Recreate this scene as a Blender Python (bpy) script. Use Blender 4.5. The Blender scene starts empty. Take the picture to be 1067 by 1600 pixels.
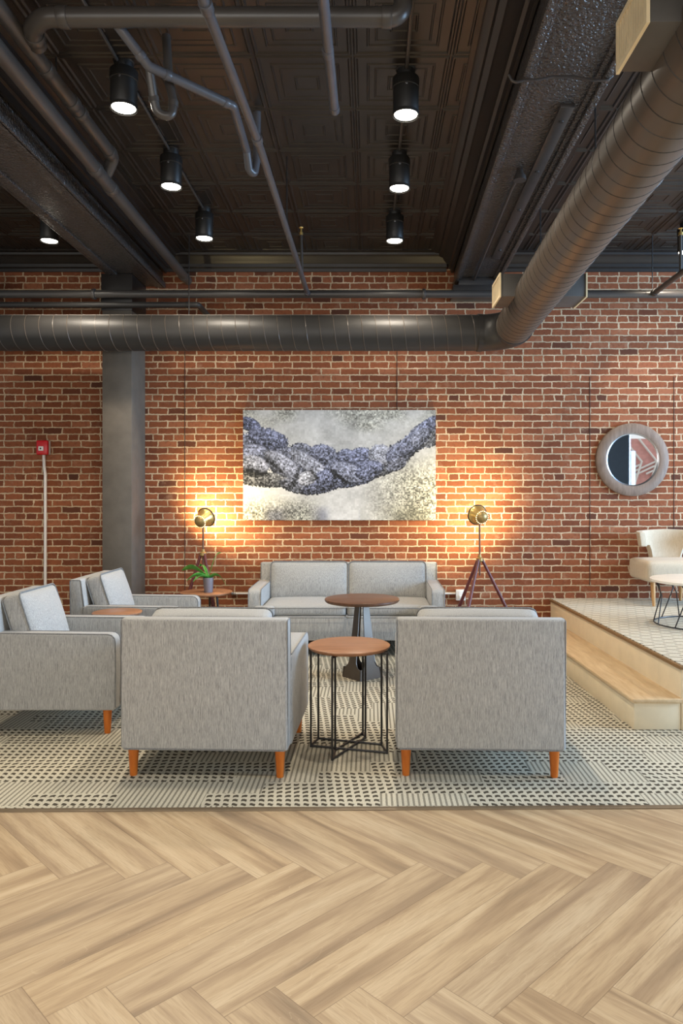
import bpy, bmesh, math, random
import numpy as np
from mathutils import Vector, Matrix
random.seed(7)
PI = math.pi
SC = bpy.context.scene
COL = SC.collection
R = math.radians

# ------------------------------------------------------------------ materials
def srgb(r, g, b, k=1.0):
    def f(c):
        c /= 255.0
        return (c / 12.92 if c <= 0.04045 else ((c + 0.055) / 1.055) ** 2.4) * k
    return (f(r), f(g), f(b), 1.0)

class NT:
    """tiny node-tree helper"""
    def __init__(self, name):
        self.m = bpy.data.materials.new(name)
        self.m.use_nodes = True
        self.t = self.m.node_tree
        self.n = self.t.nodes
        self.b = self.n['Principled BSDF']
        self._co = None
    def link(self, a, b):
        self.t.links.new(a, b)
    def new(self, typ, **kw):
        x = self.n.new(typ)
        for k, v in kw.items():
            setattr(x, k, v)
        return x
    def put(self, sock, v):
        if hasattr(v, 'links') or hasattr(v, 'is_linked'):
            self.link(v, sock)
        else:
            sock.default_value = v
    def math(self, op, a, b=0.0, c=0.0):
        x = self.new('ShaderNodeMath', operation=op)
        self.put(x.inputs[0], a); self.put(x.inputs[1], b); self.put(x.inputs[2], c)
        return x.outputs[0]
    def obj(self):
        if self._co is None:
            self._co = self.new('ShaderNodeTexCoord').outputs['Object']
        return self._co
    def sep(self, v):
        x = self.new('ShaderNodeSeparateXYZ'); self.link(v, x.inputs[0])
        return x.outputs
    def comb(self, x, y, z=0.0):
        c = self.new('ShaderNodeCombineXYZ')
        self.put(c.inputs[0], x); self.put(c.inputs[1], y); self.put(c.inputs[2], z)
        return c.outputs[0]
    def scale(self, v, s):
        x = self.new('ShaderNodeVectorMath', operation='MULTIPLY')
        self.link(v, x.inputs[0]); x.inputs[1].default_value = s
        return x.outputs[0]
    def add(self, a, b):
        x = self.new('ShaderNodeVectorMath', operation='ADD')
        self.link(a, x.inputs[0]); self.put(x.inputs[1], b)
        return x.outputs[0]
    def noise(self, v, s, d=3.0, rough=0.5, dist=0.0):
        x = self.new('ShaderNodeTexNoise')
        self.link(v, x.inputs['Vector']); x.inputs['Scale'].default_value = s
        x.inputs['Detail'].default_value = d; x.inputs['Roughness'].default_value = rough
        x.inputs['Distortion'].default_value = dist
        return x
    def ramp(self, f, stops, interp='LINEAR'):
        x = self.new('ShaderNodeValToRGB'); x.color_ramp.interpolation = interp
        e = x.color_ramp.elements
        while len(e) < len(stops):
            e.new(0.5)
        for i, (p, c) in enumerate(stops):
            e[i].position = p; e[i].color = c
        self.put(x.inputs[0], f)
        return x.outputs[0]
    def mix(self, f, a, b, mode='MIX'):
        x = self.new('ShaderNodeMix', data_type='RGBA', blend_type=mode)
        self.put(x.inputs[0], f); self.put(x.inputs[6], a); self.put(x.inputs[7], b)
        return x.outputs[2]
    def bump(self, h, strength=0.3, dist=0.01):
        x = self.new('ShaderNodeBump')
        x.inputs['Strength'].default_value = strength; x.inputs['Distance'].default_value = dist
        self.link(h, x.inputs['Height']); self.link(x.outputs[0], self.b.inputs['Normal'])
    def fin(self, color=None, rough=0.5, metal=0.0, spec=0.5):
        if color is not None:
            self.put(self.b.inputs['Base Color'], color)
        self.put(self.b.inputs['Roughness'], rough)
        self.b.inputs['Metallic'].default_value = metal
        self.b.inputs['Specular IOR Level'].default_value = spec
        return self.m

def plain(name, col, rough=0.5, metal=0.0, spec=0.5, var=0.12, vs=8.0, bump=0.0, bs=60.0):
    t = NT(name)
    n = t.noise(t.obj(), vs, 3)
    dark = tuple(c * (1 - var) for c in col[:3]) + (1,)
    lite = tuple(min(1, c * (1 + var)) for c in col[:3]) + (1,)
    c = t.ramp(n.outputs[0], [(0.3, dark), (0.7, lite)])
    if bump:
        t.bump(t.noise(t.obj(), bs, 3).outputs[0], bump, 0.004)
    return t.fin(c, rough, metal, spec)

def emit(name, col, s):
    t = NT(name)
    t.b.inputs['Base Color'].default_value = (0.8, 0.8, 0.8, 1)
    t.b.inputs['Emission Color'].default_value = col
    t.b.inputs['Emission Strength'].default_value = s
    return t.m

def dusty(name, col, rough, spec, dust=0.42):
    t = NT(name)
    n = t.noise(t.obj(), 3.0, 3)
    dark = tuple(c * 0.9 for c in col[:3]) + (1,); lite = tuple(c * 1.1 for c in col[:3]) + (1,)
    c = t.ramp(n.outputs[0], [(0.3, dark), (0.7, lite)])
    g = t.new('ShaderNodeNewGeometry')
    z = t.sep(g.outputs['Normal'])[2]
    d = t.ramp(t.math('ADD', z, t.math('MULTIPLY', t.math('SUBTRACT', n.outputs[0], 0.5), 0.08)), [(0.86, (0, 0, 0, 1)), (0.97, (1, 1, 1, 1))])
    c = t.mix(t.math('MULTIPLY', d, 0.9), c, (dust, dust * 0.95, dust * 0.86, 1))
    return t.fin(c, t.math('ADD', rough, t.math('MULTIPLY', d, 0.5)), 0, spec)
M = {}
def brick_mat():
    t = NT('old_brick')
    x, y, z = t.sep(t.obj())
    v = t.comb(x, z, 0.0)
    w = t.noise(v, 9.0, 2).outputs['Color']
    w2 = t.noise(v, 42.0, 2).outputs['Color']
    d1 = t.scale(t.add(w, (-0.5, -0.5, -0.5)), (0.034, 0.013, 0))
    d2 = t.scale(t.add(w2, (-0.5, -0.5, -0.5)), (0.018, 0.013, 0))
    vv = t.add(t.add(v, d1), d2)
    br = t.new('ShaderNodeTexBrick', offset=0.5, offset_frequency=2, squash=0.55, squash_frequency=6)
    t.link(vv, br.inputs['Vector'])
    br.inputs['Color1'].default_value = (0, 0, 0, 1); br.inputs['Color2'].default_value = (1, 1, 1, 1)
    br.inputs['Mortar'].default_value = (0.5, 0.5, 0.5, 1)
    br.inputs['Scale'].default_value = 1.0
    br.inputs['Mortar Size'].default_value = 0.0072
    br.inputs['Mortar Smooth'].default_value = 0.25
    br.inputs['Bias'].default_value = 0.0
    br.inputs['Brick Width'].default_value = 0.2
    br.inputs['Row Height'].default_value = 0.0685
    col = t.ramp(br.outputs['Color'], [(0.0, (0.085, 0.032, 0.018, 1)), (0.05, (0.17, 0.052, 0.023, 1)),
                                       (0.40, (0.225, 0.070, 0.029, 1)), (0.8, (0.27, 0.086, 0.036, 1)),
                                       (1.0, (0.33, 0.120, 0.058, 1))])
    blot = t.noise(v, 30.0, 4, 0.6).outputs[0]
    col = t.mix(t.math('MULTIPLY', t.ramp(blot, [(0.5, (0, 0, 0, 1)), (0.75, (1, 1, 1, 1))]), 0.55), col, (0.10, 0.03, 0.018, 1))
    lime = t.noise(v, 7.0, 5, 0.65).outputs[0]
    col = t.mix(t.math('MULTIPLY', t.ramp(lime, [(0.58, (0, 0, 0, 1)), (0.8, (1, 1, 1, 1))]), 0.45), col, (0.50, 0.33, 0.22, 1))
    mort = t.ramp(t.noise(v, 5.0, 4, 0.6).outputs[0], [(0.3, (0.38, 0.27, 0.165, 1)), (0.65, (0.62, 0.47, 0.31, 1))])
    fac = br.outputs['Fac']
    c = t.mix(fac, col, mort)
    fine = t.noise(v, 110.0, 4, 0.6).outputs[0]
    h = t.math('ADD', t.math('MULTIPLY', t.math('SUBTRACT', 1.0, fac), 0.8), t.math('MULTIPLY', fine, 0.35))
    t.bump(h, 0.55, 0.008)
    return t.fin(c, 0.85, 0, 0.25)

def wood_plank_mat():
    t = NT('oak_plank')
    uv = t.new('ShaderNodeUVMap', uv_map='UVMap').outputs[0]
    at = t.new('ShaderNodeAttribute', attribute_name='rnd').outputs['Fac']
    u, v, _ = t.sep(uv)
    off = t.math('MULTIPLY', at, 37.0)
    p = t.comb(t.math('MULTIPLY', u, 1.1), t.math('MULTIPLY', v, 13.0), off)
    g = t.noise(p, 1.0, 4, 0.5, 0.45).outputs[0]
    p2 = t.comb(t.math('MULTIPLY', u, 10.0), t.math('MULTIPLY', v, 190.0), off)
    f = t.noise(p2, 1.0, 3, 0.6).outputs[0]
    p3 = t.comb(t.math('MULTIPLY', u, 2.2), t.math('MULTIPLY', v, 9.0), off)
    wv = t.noise(p3, 1.0, 2, 0.5, 0.4).outputs[0]
    rings = t.math('ABSOLUTE', t.math('SINE', t.math('MULTIPLY', wv, 60.0)))
    c = t.ramp(g, [(0.28, srgb(108, 86, 62)), (0.40, srgb(148, 122, 92)), (0.52, srgb(180, 155, 120)), (0.70, srgb(200, 178, 144))])
    tone = t.ramp(at, [(0.0, srgb(178, 158, 132)), (0.35, srgb(194, 168, 132)), (0.7, srgb(188, 170, 144)), (1.0, srgb(198, 172, 136))])
    c = t.mix(0.28, c, tone)
    cat = t.math('MULTIPLY', t.ramp(rings, [(0.0, (1, 1, 1, 1)), (0.18, (0, 0, 0, 1))]),
                 t.ramp(t.noise(p3, 0.8, 1).outputs[0], [(0.5, (0, 0, 0, 1)), (0.62, (1, 1, 1, 1))]))
    c = t.mix(t.math('MULTIPLY', cat, 0.22), c, srgb(226, 205, 170))
    c = t.mix(t.ramp(f, [(0.3, (0.35, 0.35, 0.35, 1)), (0.55, (0, 0, 0, 1))]), c, srgb(128, 102, 72))
    # plank joints, from the plank's own UV (v in metres across, u along)
    L, W = 1.05, 0.18
    ev = t.math('MINIMUM', v, t.math('SUBTRACT', W, v))
    eu = t.math('MINIMUM', u, t.math('SUBTRACT', L, u))
    e = t.math('MINIMUM', ev, eu)
    gap = t.math('LESS_THAN', e, 0.0013)
    c = t.mix(t.math('MULTIPLY', gap, 0.55), c, srgb(96, 74, 52))
    t.bump(t.math('SUBTRACT', f, t.math('MULTIPLY', gap, 0.6)), 0.06, 0.002)
    return t.fin(c, 0.42, 0, 0.4)

def carpet_mat(name='loop_carpet', light=(206, 199, 178), dark=(80, 74, 63), stripes_only=False):
    t = NT(name)
    x, y, z = t.sep(t.obj())
    def fr(a): return t.math('FRACT', a)
    wn = t.new('ShaderNodeTexWhiteNoise', noise_dimensions='2D')
    ry = t.math('FLOOR', t.math('DIVIDE', y, 0.144))
    rx = t.math('FLOOR', t.math('ADD', t.math('DIVIDE', x, 0.43), t.math('MULTIPLY', ry, 0.37)))
    t.link(t.comb(rx, ry), wn.inputs['Vector'])
    pick = t.math('GREATER_THAN', wn.outputs['Value'], 0.62 if not stripes_only else -1.0)
    u = t.math('DIVIDE', x, 0.043)
    wob = t.math('MULTIPLY', t.math('SINE', t.math('MULTIPLY', u, 2 * PI)), 0.10)
    v = t.math('ADD', t.math('DIVIDE', y, 0.048), wob)
    row = t.math('FLOOR', v)
    us = t.math('ADD', u, t.math('MULTIPLY', row, 0.13))
    nz = t.noise(t.obj(), 90.0, 2).outputs[0]
    th = t.math('ADD', 0.46, t.math('MULTIPLY', nz, 0.34))
    dash = t.math('MULTIPLY', t.math('LESS_THAN', fr(us), th), t.math('LESS_THAN', fr(v), 0.52))
    ribs = t.math('LESS_THAN', fr(t.math('DIVIDE', x, 0.0262)), 0.40)
    tick = t.math('LESS_THAN', fr(t.math('DIVIDE', y, 0.016)), 0.5)
    rib = t.math('MULTIPLY', ribs, t.math('ADD', 0.52, t.math('MULTIPLY', tick, 0.25)))
    mix = t.math('ADD', t.math('MULTIPLY', dash, t.math('SUBTRACT', 1.0, pick)), t.math('MULTIPLY', rib, pick))
    if stripes_only:
        yy = t.math('ADD', t.math('DIVIDE', y, 0.062), t.math('MULTIPLY', x, 3.2))
        uu = t.math('ADD', t.math('DIVIDE', x, 0.15), t.math('MULTIPLY', t.math('FLOOR', yy), 0.37))
        mix = t.math('MULTIPLY', t.math('LESS_THAN', fr(yy), 0.34), t.math('ADD', 0.35, t.math('MULTIPLY', t.math('LESS_THAN', fr(uu), 0.6), 0.6)))
    mix = t.math('MULTIPLY', mix, 1.0 if not stripes_only else 0.85)
    lc = t.ramp(t.noise(t.obj(), 160.0, 3).outputs[0], [(0.3, srgb(*[c * 0.86 for c in light])), (0.65, srgb(*light))])
    c = t.mix(mix, lc, srgb(*dark))
    t.bump(t.math('SUBTRACT', t.noise(t.obj(), 320.0, 2).outputs[0], mix), 0.5, 0.004)
    return t.fin(c, 0.95, 0, 0.1)

def fabric_mat(name, lo, mid, hi, streak=True):
    t = NT(name)
    o = t.obj()
    s1 = t.noise(t.scale(o, (300, 300, 13)), 1.0, 3, 0.6).outputs[0]
    s2 = t.noise(t.scale(o, (420, 420, 60)), 1.0, 2, 0.5).outputs[0]
    s3 = t.noise(o, 900.0, 1, 0.5).outputs[0]
    f = t.math('ADD', t.math('ADD', t.math('MULTIPLY', s1, 0.55), t.math('MULTIPLY', s2, 0.30)), t.math('MULTIPLY', s3, 0.15))
    c = t.ramp(f, [(0.29, srgb(*lo)), (0.50, srgb(*mid)), (0.71, srgb(*hi))])
    t.bump(t.math('ADD', s3, s2), 0.25, 0.002)
    m = t.fin(c, 0.9, 0, 0.15)
    t.b.inputs['Sheen Weight'].default_value = 0.15
    return m

def grain_mat(name, a, b, axis_scale=(3, 40, 40), rough=0.4, spec=0.4):
    t = NT(name)
    o = t.obj()
    g = t.noise(t.scale(o, axis_scale), 1.0, 4, 0.6, 0.6).outputs[0]
    c = t.ramp(g, [(0.3, a), (0.7, b)])
    return t.fin(c, rough, 0, spec)

def hammered_mat(name, col):
    t = NT(name)
    o = t.obj()
    n = t.noise(o, 55.0, 2, 0.5, 0.3).outputs[0]
    t.bump(n, 1.0, 0.02)
    return t.fin(col, 0.26, 0, 0.7)

M['brick'] = brick_mat()
M['plank'] = wood_plank_mat()
M['carpet'] = carpet_mat()
M['carpet2'] = carpet_mat('deck_carpet', light=(216, 207, 186), dark=(84, 74, 60), stripes_only=True)
M['fabric'] = fabric_mat('grey_tweed', (104, 104, 104), (166, 165, 161), (206, 204, 198))
M['piping'] = fabric_mat('piping_tweed_shaded', (82, 83, 84), (120, 120, 118), (170, 168, 164))  # same tweed, darkened to carry the shade along the seams
M['cream'] = fabric_mat('cream_linen', (176, 160, 136), (198, 182, 158), (214, 200, 178))
M['leg'] = grain_mat('honey_wood', srgb(168, 84, 22), srgb(206, 116, 42), (30, 30, 4), 0.35)
M['paleleg'] = grain_mat('pale_oak', srgb(176, 132, 84), srgb(206, 162, 110), (30, 30, 4), 0.45)
M['walnut'] = grain_mat('walnut', srgb(138, 96, 68), srgb(170, 122, 88), (4, 40, 4), 0.38)
M['walnut_dark'] = grain_mat('dark_walnut', srgb(84, 56, 40), srgb(112, 78, 56), (4, 40, 4), 0.35)
M['black'] = plain('black_steel', (0.018, 0.016, 0.015, 1), 0.4, 0.0, 0.5)
M['bronze'] = plain('dark_bronze', (0.125, 0.10, 0.08, 1), 0.42, 0.6, 0.5)
M['pipe'] = dusty('painted_pipe', (0.060, 0.053, 0.048, 1), 0.33, 0.55)
M['pipe_blue'] = plain('slate_pipe', (0.085, 0.085, 0.095, 1), 0.32, 0.0, 0.6)
M['duct'] = dusty('duct_warm_lit', (0.090, 0.070, 0.053, 1), 0.38, 0.5)  # same paint as the wall run, warm light mixed into the colour
M['duct_dark'] = dusty('duct_black', (0.034, 0.032, 0.030, 1), 0.46, 0.40)
M['register'] = plain('register_grey', (0.075, 0.069, 0.062, 1), 0.5)
M['grille'] = plain('grille_beige', srgb(232, 212, 172), 0.5)
M['tin'] = plain('tin_ceiling', (0.020, 0.0162, 0.0135, 1), 0.36, 0.0, 0.5, var=0.2, vs=3.0)
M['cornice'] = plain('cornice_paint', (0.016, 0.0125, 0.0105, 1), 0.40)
M['beam'] = hammered_mat('hammered_beam', (0.060, 0.052, 0.048, 1))
M['beam_flat'] = plain('beam_paint', (0.045, 0.039, 0.036, 1), 0.35, bump=0.15)
M['column'] = plain('column_paint', srgb(95, 87, 77), 0.6, bump=0.25, bs=140)
M['paint_white'] = plain('white_paint', srgb(214, 210, 200), 0.7)
M['wall_dark'] = plain('charcoal_wall', (0.018, 0.017, 0.016, 1), 0.6)
M['riser'] = plain('riser_cream', srgb(222, 206, 174), 0.55, var=0.05)
M['tread'] = grain_mat('oak_tread', srgb(188, 160, 122), srgb(214, 190, 152), (30, 4, 30), 0.4)
M['nosing'] = plain('bronze_nosing', srgb(128, 98, 62), 0.45)
M['edge'] = plain('edge_strip', srgb(120, 104, 82), 0.4, 0.3)
M['brass'] = plain('brass', (0.66, 0.45, 0.15, 1), 0.35, 0.75)
M['brass_dark'] = plain('aged_brass', (0.40, 0.27, 0.10, 1), 0.38, 0.6)
M['mahogany'] = grain_mat('mahogany', srgb(74, 34, 34), srgb(112, 56, 52), (30, 30, 4), 0.35)
M['red'] = plain('alarm_red', (0.62, 0.012, 0.018, 1), 0.3, var=0.04)
M['white'] = plain('white_plastic', srgb(236, 234, 228), 0.4, var=0.04)
M['conduit_white'] = plain('white_conduit', srgb(226, 222, 218), 0.35, var=0.04)
M['mirror'] = plain('mirror_glass', (0.92, 0.93, 0.93, 1), 0.015, 1.0, var=0.0)
M['mirror_frame'] = grain_mat('weathered_wood', srgb(112, 93, 79), srgb(140, 119, 103), (40, 40, 6), 0.6)
M['silver'] = plain('silver_rim', (0.42, 0.42, 0.44, 1), 0.25, 1.0)
M['leaf'] = grain_mat('orchid_leaf', srgb(48, 128, 48), srgb(112, 182, 80), (20, 20, 20), 0.35, 0.5)
M['pot'] = plain('grey_pot', srgb(128, 124, 132), 0.5)
M['soil'] = plain('bark_soil', srgb(70, 52, 38), 0.9, vs=60)
M['table_white'] = plain('white_top', srgb(238, 234, 226), 0.4, var=0.03)
M['mint'] = plain('seam_dark', (0.06, 0.034, 0.026, 1), 0.9)
M['pink_brick'] = plain('pink_facade', srgb(214, 158, 150), 0.8)
M['lens'] = emit('can_lens', (1.0, 0.95, 0.80, 1), 14.0)
M['bulb'] = emit('bulb_glow', (1.0, 0.78, 0.42, 1), 5.0)
M['baffle'] = plain('can_black', (0.016, 0.015, 0.014, 1), 0.42, 0.0, 0.45)

# ------------------------------------------------------------------ mesh builder
class MB:
    def __init__(self):
        self.v = []; self.f = []
    def add(self, vs, fs):
        o = len(self.v)
        self.v += [tuple(p) for p in vs]
        self.f += [tuple(i + o for i in f) for f in fs]
        return self
    def box(self, x0, x1, y0, y1, z0, z1, mat=None):
        p = [Vector((x, y, z)) for z in (z0, z1) for y in (y0, y1) for x in (x0, x1)]
        if mat is not None: p = [mat @ q for q in p]
        return self.add(p, [(0, 2, 3, 1), (4, 5, 7, 6), (0, 1, 5, 4), (2, 6, 7, 3), (0, 4, 6, 2), (1, 3, 7, 5)])
    def prism(self, poly, axis, a, b, mat=None):
        """poly: 2D points; axis 'x': (y,z), 'y': (x,z), 'z': (x,y)"""
        def P(p, t):
            return Vector((t, p[0], p[1]) if axis == 'x' else (p[0], t, p[1]) if axis == 'y' else (p[0], p[1], t))
        n = len(poly)
        vs = [P(p, a) for p in poly] + [P(p, b) for p in poly]
        if mat is not None: vs = [mat @ q for q in vs]
        fs = [tuple(range(n)), tuple(range(2 * n - 1, n - 1, -1))]
        fs += [(i, (i + 1) % n, n + (i + 1) % n, n + i) for i in range(n)]
        return self.add(vs, fs)
    def tube(self, pts, r, n=12, closed=False, caps=True):
        pts = [Vector(p) for p in pts]
        k = len(pts)
        rs = r if isinstance(r, (list, tuple)) else [r] * k
        tang = []
        for i in range(k):
            if closed: d = pts[(i + 1) % k] - pts[i - 1]
            elif i == 0: d = pts[1] - pts[0]
            elif i == k - 1: d = pts[-1] - pts[-2]
            else: d = (pts[i + 1] - pts[i]).normalized() + (pts[i] - pts[i - 1]).normalized()
            tang.append(d.normalized())
        t0 = tang[0]
        up = Vector((0, 0, 1)) if abs(t0.z) < 0.9 else Vector((1, 0, 0))
        nrm = (up - up.dot(t0) * t0).normalized()
        vs = []
        for i in range(k):
            t = tang[i]
            nrm = (nrm - nrm.dot(t) * t).normalized()
            bn = t.cross(nrm)
            sc = 1.0
            if 0 < i < k - 1 or closed:
                a = (pts[i] - pts[i - 1]).normalized()
                sc = 1.0 / max(0.6, a.dot(t))
            for j in range(n):
                an = 2 * PI * j / n
                vs.append(pts[i] + (nrm * math.cos(an) + bn * math.sin(an)) * rs[i] * sc)
        fs = []
        for i in range(k if closed else k - 1):
            i2 = (i + 1) % k
            for j in range(n):
                j2 = (j + 1) % n
                fs.append((i * n + j, i * n + j2, i2 * n + j2, i2 * n + j))
        if caps and not closed:
            fs.append(tuple(range(n - 1, -1, -1)))
            fs.append(tuple((k - 1) * n + j for j in range(n)))
        return self.add(vs, fs)
    def lathe(self, prof, n=32, mat=None, closed=False):
        """prof: (r, z) pairs revolved about local z"""
        vs = []
        for r, z in prof:
            for j in range(n):
                a = 2 * PI * j / n
                vs.append(Vector((r * math.cos(a), r * math.sin(a), z)))
        if mat is not None: vs = [mat @ q for q in vs]
        k = len(prof); fs = []
        for i in range(k if closed else k - 1):
            i2 = (i + 1) % k
            for j in range(n):
                j2 = (j + 1) % n
                fs.append((i * n + j, i * n + j2, i2 * n + j2, i2 * n + j))
        if not closed:
            if prof[0][0] > 1e-6: fs.append(tuple(range(n - 1, -1, -1)))
            if prof[-1][0] > 1e-6: fs.append(tuple((k - 1) * n + j for j in range(n)))
        return self.add(vs, fs)
    def build(self, name, mat, parent=None, bev=0.0, seg=2, ang=40):
        me = bpy.data.meshes.new(name)
        bm = bmesh.new()
        bv = [bm.verts.new(p) for p in self.v]
        for f in self.f:
            try: bm.faces.new([bv[i] for i in f])
            except ValueError: pass
        bmesh.ops.remove_doubles(bm, verts=bm.verts, dist=1e-5)
        bmesh.ops.recalc_face_normals(bm, faces=bm.faces)
        if bev > 0:
            ed = [e for e in bm.edges if len(e.link_faces) == 2 and e.calc_face_angle(0) > R(30)]
            bmesh.ops.bevel(bm, geom=ed, offset=bev, segments=seg, profile=0.5, affect='EDGES', clamp_overlap=True)
        bm.to_mesh(me); bm.free()
        me.polygons.foreach_set('use_smooth', [True] * len(me.polygons))
        me.set_sharp_from_angle(angle=R(ang))
        me.materials.append(mat)
        o = bpy.data.objects.new(name, me)
        COL.objects.link(o)
        if parent is not None: o.parent = parent
        return o

def fillet(pts, r, n=6):
    pts = [Vector(p) for p in pts]
    out = [pts[0]]
    for i in range(1, len(pts) - 1):
        a, b, c = pts[i - 1], pts[i], pts[i + 1]
        u = (a - b).normalized(); v = (c - b).normalized()
        half = math.acos(max(-1, min(1, u.dot(v)))) / 2
        if half > R(88): out.append(b); continue
        d = min(r / math.tan(half), (a - b).length * 0.48, (c - b).length * 0.48)
        rr = d * math.tan(half)
        ctr = b + (u + v).normalized() * (rr / math.sin(half))
        p0, p1 = b + u * d, b + v * d
        e0, e1 = p0 - ctr, p1 - ctr
        for k in range(n + 1):
            q = e0.normalized().slerp(e1.normalized(), k / n) * rr
            out.append(ctr + q)
    out.append(pts[-1])
    return out

def cushion_mb(w, d, h, r, bulge=(0.0, 0.0, 0.0), n=10, mat=None):
    """soft box of size w,d,h centred at 0; bulge along x,y,z"""
    ts = [math.sin(PI / 2 * (2 * i / n - 1)) for i in range(n + 1)]
    H = Vector((w / 2, d / 2, h / 2))
    idx = {}; vs = []; fs = []
    def vert(i, j, k):
        if (i, j, k) in idx: return idx[(i, j, k)]
        u = Vector((ts[i], ts[j], ts[k]))
        q = Vector((u.x * H.x, u.y * H.y, u.z * H.z))
        inner = Vector([max(-H[a] + r, min(H[a] - r, q[a])) for a in range(3)])
        dd = q - inner
        p = inner + dd.normalized() * r if dd.length > 1e-9 else q
        p = p + Vector((bulge[0] * u.x * (1 - u.y ** 2) * (1 - u.z ** 2), bulge[1] * u.y * (1 - u.x ** 2) * (1 - u.z ** 2),
                        bulge[2] * u.z * (1 - u.x ** 2) * (1 - u.y ** 2)))
        idx[(i, j, k)] = len(vs); vs.append(p if mat is None else mat @ p)
        return idx[(i, j, k)]
    for a in range(n):
        for b in range(n):
            for e in (0, n):
                fs.append((vert(a, b, e), vert(a + 1, b, e), vert(a + 1, b + 1, e), vert(a, b + 1, e)))
                fs.append((vert(a, e, b), vert(a + 1, e, b), vert(a + 1, e, b + 1), vert(a, e, b + 1)))
                fs.append((vert(e, a, b), vert(e, a + 1, b), vert(e, a + 1, b + 1), vert(e, a, b + 1)))
    return MB().add(vs, fs)

def rect_loop(w, d, z, r, mat=None, axis='z', n=5):
    pts = []
    for cx, cy, a0 in ((w / 2 - r, d / 2 - r, 0), (-w / 2 + r, d / 2 - r, 90), (-w / 2 + r, -d / 2 + r, 180), (w / 2 - r, -d / 2 + r, 270)):
        for k in range(n + 1):
            a = R(a0 + 90 * k / n)
            x, y = cx + r * math.cos(a), cy + r * math.sin(a)
            p = Vector((x, y, z)) if axis == 'z' else Vector((x, z, y))
            pts.append(p if mat is None else mat @ p)
    return pts

def tag(o, label, cat, group=None, kind=None):
    if label: o['label'] = label
    if cat: o['category'] = cat
    if group: o['group'] = group
    if kind: o['kind'] = kind
    return o
def thing(name, label, cat, loc=(0, 0, 0), rz=0.0, group=None):
    o = bpy.data.objects.new(name, None)
    COL.objects.link(o)
    o.empty_display_size = 0.1
    o.location = loc; o.rotation_euler = (0, 0, rz)
    return tag(o, label, cat, group)
def struct(o):
    o['kind'] = 'structure'
    return o
def kids(o): return [c for c in bpy.data.objects if c.parent == o]
def copy_tree(o, parent=None):
    ch = kids(o)
    c = o.copy(); COL.objects.link(c)
    if parent is not None: c.parent = parent
    for k in ch: copy_tree(k, c)
    return c

# ------------------------------------------------------------------ setting
CAMZ = 1.48
F = 1130.0
YW = 7.53            # brick wall face
ZC = 3.98            # ceiling
XL, XR, YF = -7.0, 8.2, -3.0

struct(MB().box(XL, XR, YW, YW + 0.3, 0, 4.1).build('wall_back', M['brick']))
struct(MB().box(XL - 0.2, XL, YF, YW + 0.3, 0, 4.1).build('wall_left', M['paint_white']))
wr = MB()
for y0, y1, z0, z1 in ((YF, 1.8, 0, 4.1), (6.8, YW + 0.3, 0, 4.1), (1.8, 6.8, 0, 0.45), (1.8, 6.8, 3.8, 4.1)):
    wr.box(XR, XR + 0.2, y0, y1, z0, z1)
struct(wr.build('wall_right', M['paint_white']))

# front wall (behind the camera) with shop windows
wins = [(-6.2, -3.6), (-2.9, -0.3), (0.6, 3.2), (6.47, 8.15)]
fw = MB()
px = XL
for a, b in wins:
    fw.box(px, a, YF - 0.25, YF, 0, 4.1)
    fw.box(a, b, YF - 0.25, YF, 0, 0.45)
    fw.box(a, b, YF - 0.25, YF, 3.3, 4.1)
    px = b
fw.box(px, XR, YF - 0.25, YF, 0, 4.1)
struct(fw.build('wall_front', M['wall_dark']))
for i, (a, b) in enumerate(wins):
    w = MB()
    for x in (a, b - 0.05): w.box(x, x + 0.05, YF - 0.15, YF - 0.05, 0.45, 3.3)
    for z in (0.45, 3.25): w.box(a, b, YF - 0.15, YF - 0.05, z, z + 0.05)
    if i == 3: w.box(a + 0.05, a + 0.16, YF - 0.15, YF - 0.02, 0.5, 2.6)
    struct(w.build('window_%d' % (i + 1), M['silver']))
w = MB()
for y in (1.8, 3.45, 5.1, 6.75): w.box(XR + 0.05, XR + 0.15, y, y + 0.05, 0.45, 3.8)
for z in (0.45, 3.75): w.box(XR + 0.05, XR + 0.15, 1.8, 6.8, z, z + 0.05)
struct(w.build('window_5', M['silver']))
# facade across the street, only met in the round mirror
fac = MB().box(6.0, 15.0, -9.0, -8.6, -0.3, 3.35)
struct(fac.build('facade', M['pink_brick']))
lat = MB()
for k in range(7):
    x = 7.6 + k * 0.5
    lat.tube([(x, -8.5, 1.8), (x + 0.25, -8.5, 2.6), (x - 0.35, -8.5, 3.35)], 0.035, 6)
    lat.tube([(x - 0.6, -8.52, 1.8 + 0.1 * k), (x + 0.7, -8.52, 2.4 + 0.1 * k)], 0.03, 6)
struct(lat.build('trim_9', M['white']))
struct(MB().box(XL - 3, XR + 9, -12, YF - 0.25, -0.3, 0.0).build('ground', M['paint_white']))

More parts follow.
